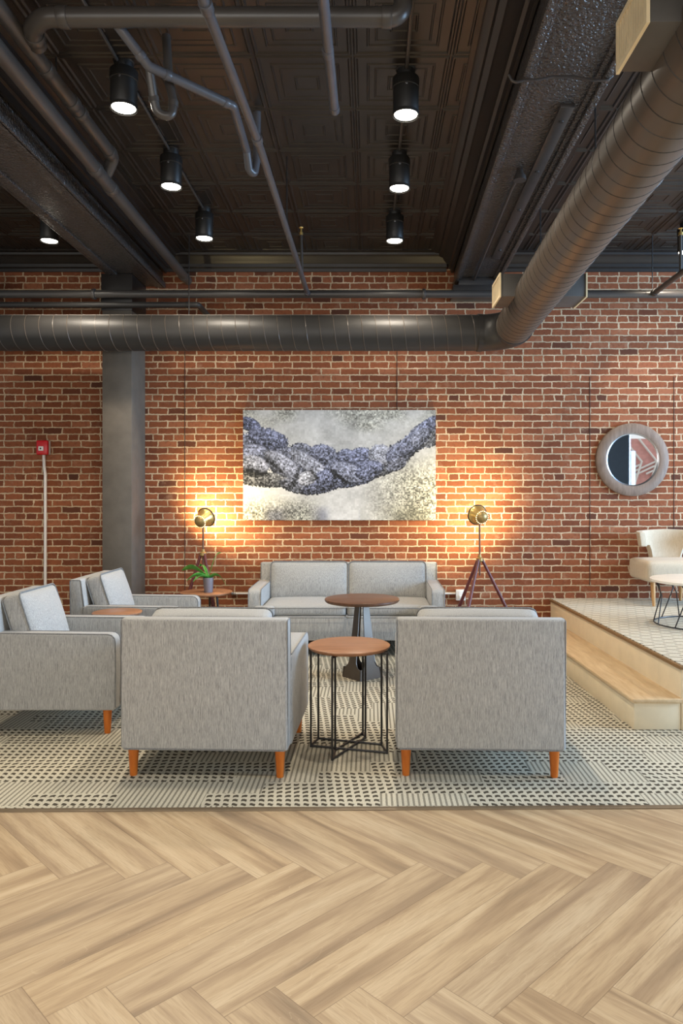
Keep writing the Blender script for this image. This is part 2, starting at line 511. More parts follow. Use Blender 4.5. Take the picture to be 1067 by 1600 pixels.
# --- wood floor, herringbone planks, a quad each with UV in metres
def herringbone():
    L, W = 1.05, 0.18
    s2 = math.sqrt(0.5)
    Y0 = 2.117 - W * s2 / 2     # B band starts here
    X0 = -0.667
    vs = []; fs = []; uvs = []; rnd = []
    def P(p, q):
        return ((p + q) * s2 + X0, (q - p) * s2 + Y0)
    def clip_ok(pts):
        return max(x for x, y in pts) > -4.6 and min(x for x, y in pts) < 4.6 and min(y for x, y in pts) < 3.75 and max(y for x, y in pts) > -0.9
    for k in range(-45, 46):
        for m in range(-5, 6):
            o = (k * W + m * L, k * W - m * L)
            for kind in (0, 1):
                if kind == 0: rc = (o[0], o[0] + L, o[1], o[1] + W)
                else: rc = (o[0] - W, o[0], o[1], o[1] + L)
                c = [(rc[0], rc[2]), (rc[1], rc[2]), (rc[1], rc[3]), (rc[0], rc[3])]
                w = [P(*q) for q in c]
                if not clip_ok(w): continue
                b = len(vs)
                vs += [(x, y, 0.0) for x, y in w]
                fs.append((b, b + 1, b + 2, b + 3))
                if kind == 0: uvs += [(0, 0), (L, 0), (L, W), (0, W)]
                else: uvs += [(0, 0), (0, W), (L, W), (L, 0)]
                rnd.append(random.random())
    me = bpy.data.meshes.new('floor')
    me.from_pydata(vs, [], fs)
    ul = me.uv_layers.new(name='UVMap')
    ul.data.foreach_set('uv', [c for uv in uvs for c in uv])
    at = me.attributes.new('rnd', 'FLOAT', 'FACE')
    at.data.foreach_set('value', rnd)
    # cut along the carpet edge
    bm = bmesh.new(); bm.from_mesh(me)
    bmesh.ops.bisect_plane(bm, geom=bm.verts[:] + bm.edges[:] + bm.faces[:], plane_co=(0, EDGE_Y, 0), plane_no=(-EDGE_S, 1, 0), clear_outer=True)
    bm.to_mesh(me); bm.free()
    me.materials.append(M['plank'])
    o = bpy.data.objects.new('floor', me); COL.objects.link(o)
    return struct(o)
EDGE_Y, EDGE_S = 3.430, 0.012
herringbone()
def ey(x): return EDGE_Y + EDGE_S * x
struct(MB().prism([(XL, ey(XL)), (XR, ey(XR)), (XR, YW), (XL, YW)], 'z', -0.1, 0.0).build('floor_carpet', M['carpet']))
struct(MB().box(XL, XR, YF, -0.85, -0.1, -0.002).build('floor_entry', M['tread']))
struct(MB().prism([(XL, ey(XL) - 0.028), (XR, ey(XR) - 0.028), (XR, ey(XR) + 0.006), (XL, ey(XL) + 0.006)], 'z', -0.02, 0.006).build('trim_1', M['edge'], bev=0.002))
struct(MB().box(XL, XR, YF, YW, -0.2, -0.1).build('floor_slab', M['wall_dark']))

# --- pressed-tin ceiling: nested raised squares on every panel
def tin_ceiling():
    mb = MB().box(XL, XR, YF, YW, ZC, ZC + 0.12)
    S = 0.56
    def ring(cx, cy, a, w, h):
        o1, o2, i2, i1 = a, a - w * 0.35, a - w * 0.65, a - w
        zz = (ZC, ZC - h, ZC - h, ZC)
        vs = []
        for q, z in zip((o1, o2, i2, i1), zz):
            vs += [(cx - q, cy - q, z), (cx + q, cy - q, z), (cx + q, cy + q, z), (cx - q, cy + q, z)]
        fs = []
        for l in range(3):
            for k in range(4):
                k2 = (k + 1) % 4
                fs.append((l * 4 + k, l * 4 + k2, l * 4 + 4 + k2, l * 4 + 4 + k))
        mb.add(vs, fs)
    x = -0.655 - S * 8
    while x < 5.5:
        y = 1.3
        while y < YW:
            ring(x + S / 2, y + S / 2, S / 2 - 0.004, 0.026, 0.008)
            ring(x + S / 2, y + S / 2, S / 2 - 0.08, 0.016, 0.006)
            ring(x + S / 2, y + S / 2, S / 2 - 0.125, 0.014, 0.004)
            ring(x + S / 2, y + S / 2, 0.075, 0.016, 0.005)
            y += S
        x += S
    return struct(mb.build('ceiling', M['tin'], ang=25))
tin_ceiling()

# cornice on the back wall and along the beams (stepped mouldings)
def cornice_y(name, x0, x1):
    prof = [(YW, 3.81), (YW - 0.02, 3.81), (YW - 0.025, 3.84), (YW - 0.05, 3.85), (YW - 0.055, 3.88), (YW - 0.09, 3.90),
            (YW - 0.11, 3.93), (YW - 0.15, 3.945), (YW - 0.155, 3.965), (YW - 0.20, 3.97), (YW - 0.20, ZC), (YW, ZC)]
    return struct(MB().prism(prof, 'x', x0, x1).build(name, M['cornice']))
cornice_y('trim_2', -2.13, 0.80)
cornice_y('trim_3', 1.30, XR)
cornice_y('trim_4', XL, -2.58)
def cornice_x(name, x, s, y0=0.5, y1=YW, dx=0.0, w=0.24):
    pr = [(0, 3.80), (0.02, 3.80), (0.03, 3.84), (0.05, 3.845), (0.06, 3.875), (0.10, 3.90), (0.115, 3.925), (0.15, 3.935), (0.16, 3.955), (0.2, 3.96), (0.21, 3.97), (w, 3.97), (w, ZC), (0, ZC)]
    vs = []; n = len(pr)
    mb = MB()
    a = [Vector((x + s * p[0] + dx, y0, p[1])) for p in pr]
    b = [Vector((x + s * p[0], y1, p[1])) for p in pr]
    mb.add(a + b, [tuple(range(n)), tuple(range(2 * n - 1, n - 1, -1))] + [(i, (i + 1) % n, n + (i + 1) % n, n + i) for i in range(n)])
    return struct(mb.build(name, M['cornice']))
cornice_x('trim_5', -2.13, 1)
cornice_x('trim_6', -2.56, -1)
cornice_x('trim_7', 0.87, -1, dx=-0.13)
cornice_x('trim_8', 1.29, 1, dx=-0.13)

# beams
lb = MB().box(-2.54, -2.15, 0.5, YW, 3.66, ZC)
for x in (-2.56, -2.22): lb.box(x, x + 0.09, 0.5, YW, 3.645, 3.665)
lb.box(-2.575, -2.55, 0.5, YW, 3.645, 3.70); lb.box(-2.145, -2.12, 0.5, YW, 3.645, 3.70)
struct(lb.build('beam_left', M['beam'], bev=0.004))
# right beam runs very slightly askew
def skew(dx, x):  # x at wall -> x at y
    return x
rb_t = Matrix.Shear('XY', 4, (0.0, 0.0))
def rbx(x, y): return x - 0.0185 * (YW - y)
rb = MB()
def rbar(x0, x1, z0, z1, y0=0.5, y1=YW, mb=rb):
    vs = []
    for y in (y0, y1):
        for (x, z) in ((x0, z0), (x1, z0), (x1, z1), (x0, z1)):
            vs.append((rbx(x, y), y, z))
    mb.add(vs, [(0, 1, 2, 3), (7, 6, 5, 4), (0, 4, 5, 1), (1, 5, 6, 2), (2, 6, 7, 3), (3, 7, 4, 0)])
rbar(0.88, 1.31, 3.68, ZC)
rbar(0.865, 0.905, 3.645, 3.70)
rbar(0.905, 0.93, 3.665, 3.69)
rbar(1.285, 1.325, 3.645, 3.70)
rbar(1.25, 1.285, 3.665, 3.69)
struct(rb.build('beam_right', M['beam'], bev=0.004))
fl = MB()
rbar(1.135, 1.215, 3.655, 3.682, 4.05, 6.65, fl)
o = fl.build('steel_plate', M['beam_flat'], bev=0.003)
tag(o, 'flat dark steel plate bolted along the underside of the right beam', 'plate')
for y in (4.2, 4.85, 5.5, 5.95, 6.4):
    MB().lathe([(0, 3.648), (0.012, 3.648), (0.014, 3.656), (0.014, 3.658)], 10, Matrix.Translation((rbx(1.175, y), y, 0))).build('bolt', M['black'], o)
struct(MB().box(0.84, 1.36, YW - 0.28, YW, 3.50, 3.60).box(0.90, 1.30, YW - 0.24, YW, 3.60, 3.69).build('beam_bracket', M['beam_flat'], bev=0.006))
# small bell fitting and its conduit under the right beam
t = thing('cable_fitting', 'small dark bell-shaped fitting with thin conduit under the right beam', 'fitting', (rbx(1.06, 4.86), 4.86, 3.60))
MB().lathe([(0, 0.08), (0.02, 0.08), (0.024, 0.05), (0.04, 0.03), (0.043, 0.0), (0, 0.0)], 18).build('bell', M['beam_flat'], t)
MB().tube([(0, 0, 0.05), (0, 0.3, 0.06), (rbx(1.06, 7.3) - rbx(1.06, 4.86), 2.44, 0.06)], 0.011, 8).build('conduit', M['beam_flat'], t)
# cable slung under the beam
pts = [(0.722, 3.75, 3.665), (0.745, 3.75, 3.622), (0.80, 3.75, 3.636), (0.86, 3.75, 3.637), (0.95, 3.75, 3.655), (1.06, 3.75, 3.655), (1.16, 3.75, 3.635), (1.235, 3.75, 3.637), (1.262, 3.75, 3.66)]
tag(MB().tube(fillet(pts, 0.04), 0.007, 7).build('cable', M['beam_flat']), 'thin dark cable slung crosswise under the right beam', 'cable')

# column in front of the brick
struct(MB().box(-2.622, -2.333, 7.1, YW, 0, 3.66).build('column', M['column'], bev=0.004))
struct(MB().box(-2.63, -2.325, 7.09, YW, 3.30, 3.66).build('column_top_shade', M['cornice'], bev=0.004))  # black box standing in for the shade on the column's upper end
# wall joints (dark vertical control joints in the brick)
for i, (x, z0, z1) in enumerate(((-1.92, 0.0, 3.05), (0.287, 2.375, 3.05), (2.295, 0.55, 2.72), (3.17, 1.1, 2.72))):
    struct(MB().box(x - 0.0032, x + 0.0032, YW - 0.004, YW + 0.01, z0, z1).build('trim_%d' % (10 + i), M['mint']))

# ------------------------------------------------------------------ raised platform with step
t = thing('raised_platform', 'raised carpeted platform with cream risers and one oak step, at right below round mirror', 'platform', (1.9, 4.55, 0))
def PZ(mb, poly, z0, z1): return mb.prism([(min(x, XR - 0.01) - 1.9, min(y, YW - 0.004) - 4.55) for x, y in poly], 'z', z0, z1)
PZ(MB(), [(1.885, YW), (1.972, 4.57), (XR, 4.57), (XR, YW)], 0, 0.385).build('riser', M['riser'], t, bev=0.003)
PZ(MB(), [(1.872, YW), (1.956, 4.55), (XR, 4.55), (XR, YW)], 0.385, 0.408).build('nosing', M['nosing'], t, bev=0.006)
PZ(MB(), [(1.892, YW), (1.976, 4.575), (XR, 4.575), (XR, YW)], 0.404, 0.414).build('platform_carpet', M['carpet2'], t)
PZ(MB(), [(1.580, YW), (1.674, 4.575), (1.97, 4.575), (1.885, YW)], 0, 0.172).build('step_riser', M['riser'], t, bev=0.003)
PZ(MB(), [(1.563, YW), (1.657, 4.555), (1.985, 4.555), (1.895, YW)], 0.172, 0.2).build('tread', M['tread'], t, bev=0.008, seg=3)

# ------------------------------------------------------------------ seating
def leg_mb(x, y, zt, r0=0.029, r1=0.0195, sx=0.0, sy=0.0):
    mb = MB()
    n = 20
    ks = [(0.0, r1 * 0.92), (0.006, r1), (zt, r0)]
    return mb.tube([(x + sx * (1 - z / zt), y + sy * (1 - z / zt), z) for z, r in ks], [r for z, r in ks], n)

def make_seat(name, label, cat, W, ncush, rz, loc, depth=0.84, T=False, group=None, hb=0.838, sz=0.405, bcz=0.656, bch=0.405, tilt=18, ch=0.14):
    root = thing(name, label, cat, loc, rz, group)
    zb = 0.152
    yb, yf = -depth / 2, depth / 2
    hw = W / 2
    # backrest
    b = MB().prism([(yb, zb), (yb, hb), (yb + 0.085, hb), (yb + 0.135, 0.40), (yb + 0.135, zb)], 'x', -hw + 0.003, hw - 0.003)
    bk = b.build('backrest', M['fabric'], root, bev=0.014, seg=3)
    pp = MB()
    for xs in (-1, 1):
        x = xs * (hw - 0.006)
        pp.tube(fillet([(x, yb + 0.012, zb + 0.01), (x, yb + 0.003, hb - 0.007), (x, yb + 0.084, hb - 0.007), (x, yb + 0.118, 0.58)], 0.012), 0.0045, 6)
    pp.tube([(-hw + 0.02, yb + 0.002, zb + 0.004), (hw - 0.02, yb + 0.002, zb + 0.004)], 0.005, 6)
    pp.build('piping', M['piping'], bk)
    ti = 0.122
    for xs in (-1, 1):
        xo, xi = xs * (hw + 0.004), xs * (hw - ti)
        prof = [(yb + 0.10, zb), (yf, zb), (yf + 0.004, 0.40)] + \
               [(yf - 0.045 + 0.047 * math.cos(R(a)), 0.575 + 0.047 * math.sin(R(a))) for a in (0, 22, 45, 68, 90)] + [(yb + 0.10, 0.63)]
        a = MB().prism(prof, 'x', min(xo, xi), max(xo, xi))
        ar = a.build('arm', M['fabric'], root, bev=0.012, seg=3)
        p = MB()
        for x in (xs * (hw - 0.003), xs * (hw - ti + 0.006)):
            p.tube([(x, yf + 0.003, zb + 0.02)] + [(x, yf - 0.045 + 0.047 * math.cos(R(q)), 0.575 + 0.047 * math.sin(R(q))) for q in (0, 30, 60, 90)] + [(x, yb + 0.13, 0.629)], 0.0045, 6)
        p.build('piping', M['piping'], ar)
    iw = 2 * (hw - ti)
    MB().box(-hw + 0.02, hw - 0.02, yb + 0.09, yf - 0.015, zb, sz - ch / 2).build('seat_base', M['fabric'], root, bev=0.01)
    cw = iw / ncush
    for i in range(ncush):
        cx = -iw / 2 + cw * (i + 0.5)
        ext = 0.065 if T else 0.0
        mt = Matrix.Translation((cx, 0.075, sz))
        w = cw - 0.006
        o = cushion_mb(w, 0.63, ch, 0.025, (0, 0.012, 0.018), 12, mt)
        if T:   # ears in front of the arms
            ox = -1 if i == 0 else 1
            o = cushion_mb(w, 0.63, ch, 0.025, (0, 0.012, 0.018), 12, mt)
            me = cushion_mb(ext + 0.12, 0.13, ch, 0.025, (0, 0.006, 0.004), 8, Matrix.Translation((cx + ox * (cw / 2 + ext / 2 - 0.06), yf + 0.035, sz)))
            o.add(me.v, me.f)
        sc = o.build('seat_cushion', M['fabric'], root, ang=60)
        p = MB()
        for z in (-ch / 2 + 0.008, ch / 2 - 0.008):
            if T:
                ox = -1 if i == 0 else 1
                y1 = 0.075 + 0.317 ; xo = cx + ox * (cw / 2 + ext); xi = cx - ox * (cw / 2 - 0.004)
                p.tube(fillet([(cx - ox * (cw / 2 - 0.004), -0.2, sz + z), (xi, yf + 0.095, sz + z), (xo, yf + 0.095, sz + z), (xo, yf - 0.02, sz + z)], 0.03), 0.005, 6)
            else:
                p.tube(rect_loop(w, 0.63, z, 0.03, mt), 0.005, 6, closed=True)
        p.build('piping', M['piping'], sc)
        # back cushion, a loose box pillow leaning on the backrest
        bm_ = Matrix.Translation((cx, yb + 0.205, bcz)) @ Matrix.Rotation(R(tilt), 4, 'X')
        bw = cw + 0.01 if ncush == 1 else cw - 0.006
        bc = cushion_mb(bw, 0.135, bch, 0.035, (0.006, 0.045, 0.012), 12, bm_).build('back_cushion', M['fabric'], root, ang=60)
        p = MB()
        for y in (-0.058, 0.058):
            p.tube(rect_loop(bw + 0.002, bch + 0.002, y, 0.045, bm_, axis='y'), 0.005, 6, closed=True)
        p.build('piping', M['piping'], bc)
    for xs in (-1, 1):
        for ys in (-1, 1):
            leg_mb(xs * (hw - 0.052), yb + 0.055 if ys < 0 else yf - 0.06, zb + 0.01).build('leg', M['leg'], root)
    return root

grp = 'grey tweed armchairs around the carpet'
ch = make_seat('armchair', 'grey tweed armchair seen from behind, directly left of wire side table', 'armchair', 0.885, 1, R(-2), (-0.848, 4.19, 0), group=grp)
c2 = copy_tree(ch); c2.location = (0.597, 4.19, 0); c2['label'] = 'grey tweed armchair seen from behind, right of wire side table and nearest the step'
c3 = copy_tree(ch); c3.location = (-1.995, 4.83, 0); c3.rotation_euler = (0, 0, R(-90)); c3.scale = (0.80, 1, 1)
c3['label'] = 'grey tweed armchair facing right, cut off by left edge of photo'
c4 = copy_tree(ch); c4.location = (-1.885, 5.911, 0); c4.rotation_euler = (0, 0, R(-90)); c4.scale = (0.80, 1, 1)
c4['label'] = 'grey tweed armchair facing right in front of grey column, farthest of the armchairs'
make_seat('sofa', 'grey tweed two-seat sofa against brick wall below the large artwork', 'sofa', 1.80, 2, R(180), (-0.21, 7.04, 0), T=True, hb=0.803, sz=0.424, bcz=0.632, bch=0.375, tilt=9, ch=0.10)

# ------------------------------------------------------------------ tables
def disc(name, mat, parent, r, z0, z1, bev=0.004):
    return MB().lathe([(0, z0), (r - 0.012, z0), (r, z0 + 0.012 if z1 - z0 > 0.016 else z0 + 0.005), (r, z1 - 0.003), (r - 0.004, z1), (0, z1)], 64).build(name, mat, parent)

TC = (-0.12, 4.28)
t = thing('side_table', 'round walnut-topped side table on crossed black wire frame, between the two near armchairs', 'side table', (TC[0], TC[1], 0))
disc('tabletop', M['walnut'], t, 0.243, 0.580, 0.602)
loops = [[(-0.225, -0.012), (-0.190, 0.120), (0.192, 0.010), (0.222, -0.128)], [(-0.088, -0.232), (-0.078, -0.085), (0.080, 0.218), (0.096, 0.130)]]
for lp in loops:
    mb = MB(); zb, zt = 0.007, 0.574
    for z in (zb, zt):
        n = len(lp)
        for i in range(n):
            a, b = lp[i], lp[(i + 1) % n]
            if lp is loops[0] and i in (0, 1, 2, 3) or lp is loops[1]:
                mb.tube([(a[0], a[1], z), (b[0], b[1], z)], 0.0062, 8)
    for a in lp: mb.tube([(a[0], a[1], 0.0), (a[0], a[1], 0.58)], 0.0062, 8)
    mb.build('wire_frame', M['black'], t)

t = thing('pedestal_table', 'round dark walnut table on a tapered cut-out metal pedestal, in front of sofa', 'table', (-0.06, 5.92, 0))
disc('tabletop', M['walnut_dark'], t, 0.305, 0.615, 0.643)
MB().box(-0.075, 0.075, -0.075, 0.075, 0.600, 0.616, Matrix.Rotation(R(40), 4, 'Z')).build('mounting_plate', M['bronze'], t)
ped_rot = 40
bs, tp = 0.115, 0.05       # half-size of the square at floor and top
for k in range(4):
    m = Matrix.Rotation(R(ped_rot + 90 * k), 4, 'Z')
    outl = []
    hb, zt = 0.085, 0.602
    # blade outline (x along face, z): wide foot band flaring into a tapering blade
    left = [(-bs, 0.0), (-bs, hb)] + [(-bs + 0.012 + (bs - 0.012 - 0.048) * f ** 1.0, hb + 0.05 * (f ** 3)) for f in (0.0, 0.3, 0.6, 0.85, 1.0)] + [(-0.035, zt)]
    outl = left + [(-x, z) for x, z in reversed(left)]
    th = 0.008
    vs = []
    for off in (0, th):
        for x, z in outl:
            d = bs + (tp - bs) * z / zt
            vs.append(m @ Vector((x * (1 if z < hb + 1e-6 else 1) * (1 - 0.18 * z / zt), -(d - off), z)))
    n = len(outl)
    mb = MB()
    half = n // 2
    fs = []
    for i in range(half - 1):
        fs.append((i, i + 1, n - 2 - i, n - 1 - i))
        fs.append((n + i + 1, n + i, 2 * n - 1 - i, 2 * n - 2 - i))
    for i in range(n):
        j = (i + 1) % n
        fs.append((i, j, n + j, n + i))
    mb.add(vs, fs).build('pedestal_blade', M['bronze'], t)

def low_table(name, label, loc, r, h, mat, lr=0.78):
    t = thing(name, label, 'side table', loc)
    disc('tabletop', mat, t, r, h - 0.022, h)
    for k in range(3):
        a = R(90 + 120 * k)
        MB().tube(fillet([(r * 0.25 * math.cos(a), r * 0.25 * math.sin(a), h - 0.03), (r * lr * 0.7 * math.cos(a), r * lr * 0.7 * math.sin(a), h - 0.03), (r * lr * math.cos(a), r * lr * math.sin(a), 0.0)], 0.03), 0.009, 8).build('leg', M['black'], t)
    return t
low_table('end_table', 'round walnut end table with a potted plant on it, in left corner by sofa', (-1.53, 6.79, 0), 0.240, 0.583, M['walnut'])
low_table('end_table', 'round walnut end table between the two armchairs facing right', (-1.872, 5.371, 0), 0.178, 0.622, M['walnut'], 0.7)

# white coffee table on the platform
PZT = 0.4155
t = thing('coffee_table', 'round white-topped coffee table on black wire base, on the raised platform', 'coffee table', (2.755, 6.0, PZT))
MB().lathe([(0, 0.350), (0.385, 0.350), (0.40, 0.356), (0.402, 0.372), (0.396, 0.376), (0, 0.376)], 64).build('tabletop', M['table_white'], t)
mb = MB()
mb.tube([(0.37 * math.cos(R(a)), 0.37 * math.sin(R(a)), 0.006) for a in range(0, 360, 10)], 0.0055, 7, closed=True)
mb.tube([(0.30 * math.cos(R(a)), 0.30 * math.sin(R(a)), 0.345) for a in range(0, 360, 10)], 0.0055, 7, closed=True)
for k in range(12):
    a = R(30 * k + 4); s = 12 if k % 2 else -12
    a2, a3 = a + R(s * 0.9), a + R(s * 1.9)
    pts = [(0.37 * math.cos(a), 0.37 * math.sin(a), 0.006), (0.315 * math.cos(a2), 0.315 * math.sin(a2), 0.235), (0.35 * math.cos(a3), 0.35 * math.sin(a3), 0.348)]
    mb.tube(fillet(pts, 0.06), 0.005, 7)
mb.build('wire_base', M['black'], t)

# cream slipper chair on the platform
t = thing('accent_chair', 'cream upholstered chair with curved wing back and pale wooden legs, on platform', 'chair', (3.03, 7.18, PZT))
cushion_mb(0.74, 0.50, 0.205, 0.045, (0.006, 0.008, 0.012), 12, Matrix.Translation((0, 0.0, 0.335))).build('seat', M['cream'], t, ang=60)
vs = []; fs = []
na, nz = 36, 8
def back_pt(i, j, inner):
    a = R(190 - 200 * i / na)
    s = abs(i / na - 0.5) * 2
    low = 0.40 + 0.165 * min(1, max(0, (s - 0.28) / 0.08)) ** 1.0
    top = 0.725 - 0.02 * s
    z = low + (top - low) * j / nz
    r = 0.305 + 0.02 * j / nz - (0.055 if inner else 0.0)
    edge = 1.0
    return (1.12 * r * math.cos(a), 0.02 + 0.80 * r * math.sin(a), z)
for inner in (False, True):
    for i in range(na + 1):
        for j in range(nz + 1): vs.append(back_pt(i, j, inner))
S = (na + 1) * (nz + 1)
def ix(i, j, s): return s * S + i * (nz + 1) + j
for i in range(na):
    for j in range(nz):
        for s in (0, 1): fs.append((ix(i, j, s), ix(i + 1, j, s), ix(i + 1, j + 1, s), ix(i, j + 1, s)))
    for j in (0, nz): fs.append((ix(i, j, 0), ix(i + 1, j, 0), ix(i + 1, j, 1), ix(i, j, 1)))
for j in range(nz):
    for i in (0, na): fs.append((ix(i, j, 0), ix(i, j + 1, 0), ix(i, j + 1, 1), ix(i, j, 1)))
MB().add(vs, fs).build('backrest', M['cream'], t, bev=0.014, seg=3)
for xs in (-1, 1):
    for ys in (-1, 1):
        leg_mb(xs * (0.29 if ys < 0 else 0.15), ys * 0.19, 0.245, 0.022, 0.015, xs * -0.01).build('leg', M['paleleg'], t)

# ------------------------------------------------------------------ tripod lamps
def tripod_lamp(label, loc, azs, aim, rad, zc=1.285, zh=0.865):
    t = thing('tripod_lamp', label, 'floor lamp', loc, 0, 'brass spotlight tripod lamps')
    for a in azs:
        c, s = math.cos(R(a)), math.sin(R(a))
        top = Vector((0.022 * c, 0.022 * s, zh)); bot = Vector((rad * c, rad * s, 0.012))
        lg = MB().tube([top, top.lerp(bot, 0.5), bot], [0.014, 0.017, 0.011], 10).build('leg', M['mahogany'], t)
        MB().lathe([(0, -0.012), (0.011, -0.012), (0.013, 0.0), (0.011, 0.02), (0, 0.02)], 10, Matrix.Translation(bot)).build('foot', M['brass_dark'], lg)
        q = top.lerp(bot, 0.86)
        MB().lathe([(0, -0.014), (0.014, -0.014), (0.014, 0.014), (0, 0.014)], 10, Matrix.Translation(q)).build('ferrule', M['brass'], lg)
    MB().lathe([(0, zh - 0.03), (0.02, zh - 0.03), (0.034, zh - 0.015), (0.034, zh + 0.012), (0.02, zh + 0.02), (0.014, zh + 0.045), (0, zh + 0.045)], 18).build('hub', M['brass_dark'], t)
    MB().tube([(0, 0, zh - 0.16), (0, 0, zc - 0.07)], 0.0085, 10).build('pole', M['walnut_dark'], t)
    ax = Vector(aim).normalized()
    rot = Vector((0, 0, 1)).rotation_difference(ax).to_matrix().to_4x4()
    m = Matrix.Translation((0, 0, zc)) @ rot
    # yoke
    y = MB(); yk = m.to_3x3() @ Vector((1, 0, 0))
    side = Vector((ax.y, -ax.x, 0)).normalized()
    y.tube(fillet([Vector((0, 0, zc)) + side * 0.083, Vector((0, 0, zc - 0.05)) + side * 0.083, Vector((0, 0, zc - 0.073)), Vector((0, 0, zc - 0.05)) - side * 0.083, Vector((0, 0, zc)) - side * 0.083], 0.04), 0.005, 8)
    y.build('yoke', M['brass_dark'], t)
    # bell shade, opening along +axis (towards the wall); rear cap towards the room
    prof = [(0.052, -0.055), (0.062, -0.03), (0.070, 0.0), (0.082, 0.035), (0.095, 0.055), (0.098, 0.058), (0.093, 0.056), (0.079, 0.035), (0.067, 0.0), (0.058, -0.03), (0.05, -0.053)]
    sh = MB().lathe(prof, 40, m, closed=True).build('lamp_shade', M['brass'], t)
    MB().tube([m @ Vector((0.0965 * math.cos(R(a)), 0.0965 * math.sin(R(a)), 0.057)) for a in range(0, 360, 10)], 0.0055, 8, closed=True).build('rim', M['black'], sh)
    cap = MB().lathe([(0.0, -0.098), (0.02, -0.096), (0.042, -0.085), (0.056, -0.070), (0.060, -0.060), (0.056, -0.058), (0.0, -0.060)], 36, m).build('rear_cap', M['brass_dark'], t)
    holes = MB()
    for k in range(20):
        a = 2 * PI * k / 20
        hm = m @ Matrix.Translation((0.0625 * math.cos(a), 0.0625 * math.sin(a), -0.058))
        holes.lathe([(0, -0.0036), (0.003, -0.002), (0.0036, 0.0), (0.003, 0.002), (0, 0.0036)], 8, hm)
    holes.build('vent_hole', M['bulb'], cap)
    MB().lathe([(0, -0.02), (0.014, -0.018), (0.024, 0.0), (0.024, 0.012), (0.014, 0.03), (0, 0.034)], 16, m).build('bulb', M['bulb'], t)
    MB().tube(rect_loop(0.03, 0.035, 0, 0.014, Matrix.Translation((0.05 if aim[0] < 0 else -0.05, -0.04, zc - 0.075)) @ Matrix.Rotation(R(90), 4, 'X')), 0.002, 6, closed=True).build('pull_ring', M['brass_dark'], t)
    return t, Vector(loc) + Vector((0, 0, zc)), ax
lampR = tripod_lamp('brass spotlight lamp on tripod legs, right of sofa', (1.075, 7.05, 0), (8, 128, 236), (-0.30, 1.0, 0.22), 0.46)
lampL = tripod_lamp('brass spotlight lamp on tripod legs, behind plant on the end table left of sofa', (-1.655, 7.20, 0), (192, 72, 318), (0.42, 1.0, 0.42), 0.29, 1.247, 0.905)

# ------------------------------------------------------------------ plant
t = thing('potted_plant', 'small green strap-leaf plant in grey pot on the end table', 'plant', (-1.50, 6.74, 0.583))
MB().lathe([(0, 0), (0.038, 0), (0.040, 0.004), (0.049, 0.132), (0.049, 0.138), (0.044, 0.138), (0.042, 0.12), (0, 0.12)], 32).build('pot', M['pot'], t)
MB().lathe([(0, 0.124), (0.042, 0.121), (0.042, 0.116), (0, 0.116)], 20).build('soil', M['soil'], t)
def leaf(az, L, up, droop, w, twist=0.0):
    vs = []; fs = []; n = 12
    c, s = math.cos(R(az)), math.sin(R(az))
    for i in range(n + 1):
        f = i / n
        r = L * f * (1 - 0.08 * f)
        z = 0.125 + up * math.sin(min(1, f * 1.3) * PI / 2) - droop * f ** 2.2
        ww = w * (math.sin(PI * (0.08 + 0.92 * f) ** 0.8) ** 0.7 if f < 1 else 0.02) + 0.003
        for k, lat in enumerate((-1, -0.5, 0, 0.5, 1)):
            zz = z + abs(lat) * ww * 0.35 + lat * ww * twist
            vs.append((r * c - lat * ww * s, r * s + lat * ww * c, zz))
            vs.append((r * c - lat * ww * s, r * s + lat * ww * c, zz - 0.002))
    for i in range(n):
        for k in range(4):
            a = (i * 5 + k) * 2; b = a + 2; d = a + 10; e = a + 12
            fs.append((a, b, e, d)); fs.append((a + 1, d + 1, e + 1, b + 1))
        for k in (0, 4):
            a = (i * 5 + k) * 2; fs.append((a, a + 1, a + 11, a + 10))
    MB().add(vs, fs).build('leaf', M['leaf'], t, ang=80)
leaf(172, 0.28, 0.12, 0.045, 0.033, 0.8)
leaf(205, 0.22, 0.06, 0.07, 0.027, 0.7)
leaf(232, 0.19, 0.05, 0.06, 0.026, 0.3)
leaf(-8, 0.19, 0.07, 0.13, 0.022, -0.6)
leaf(30, 0.13, 0.22, -0.02, 0.017, -0.5)
leaf(150, 0.12, 0.14, 0.03, 0.022, 0.4)

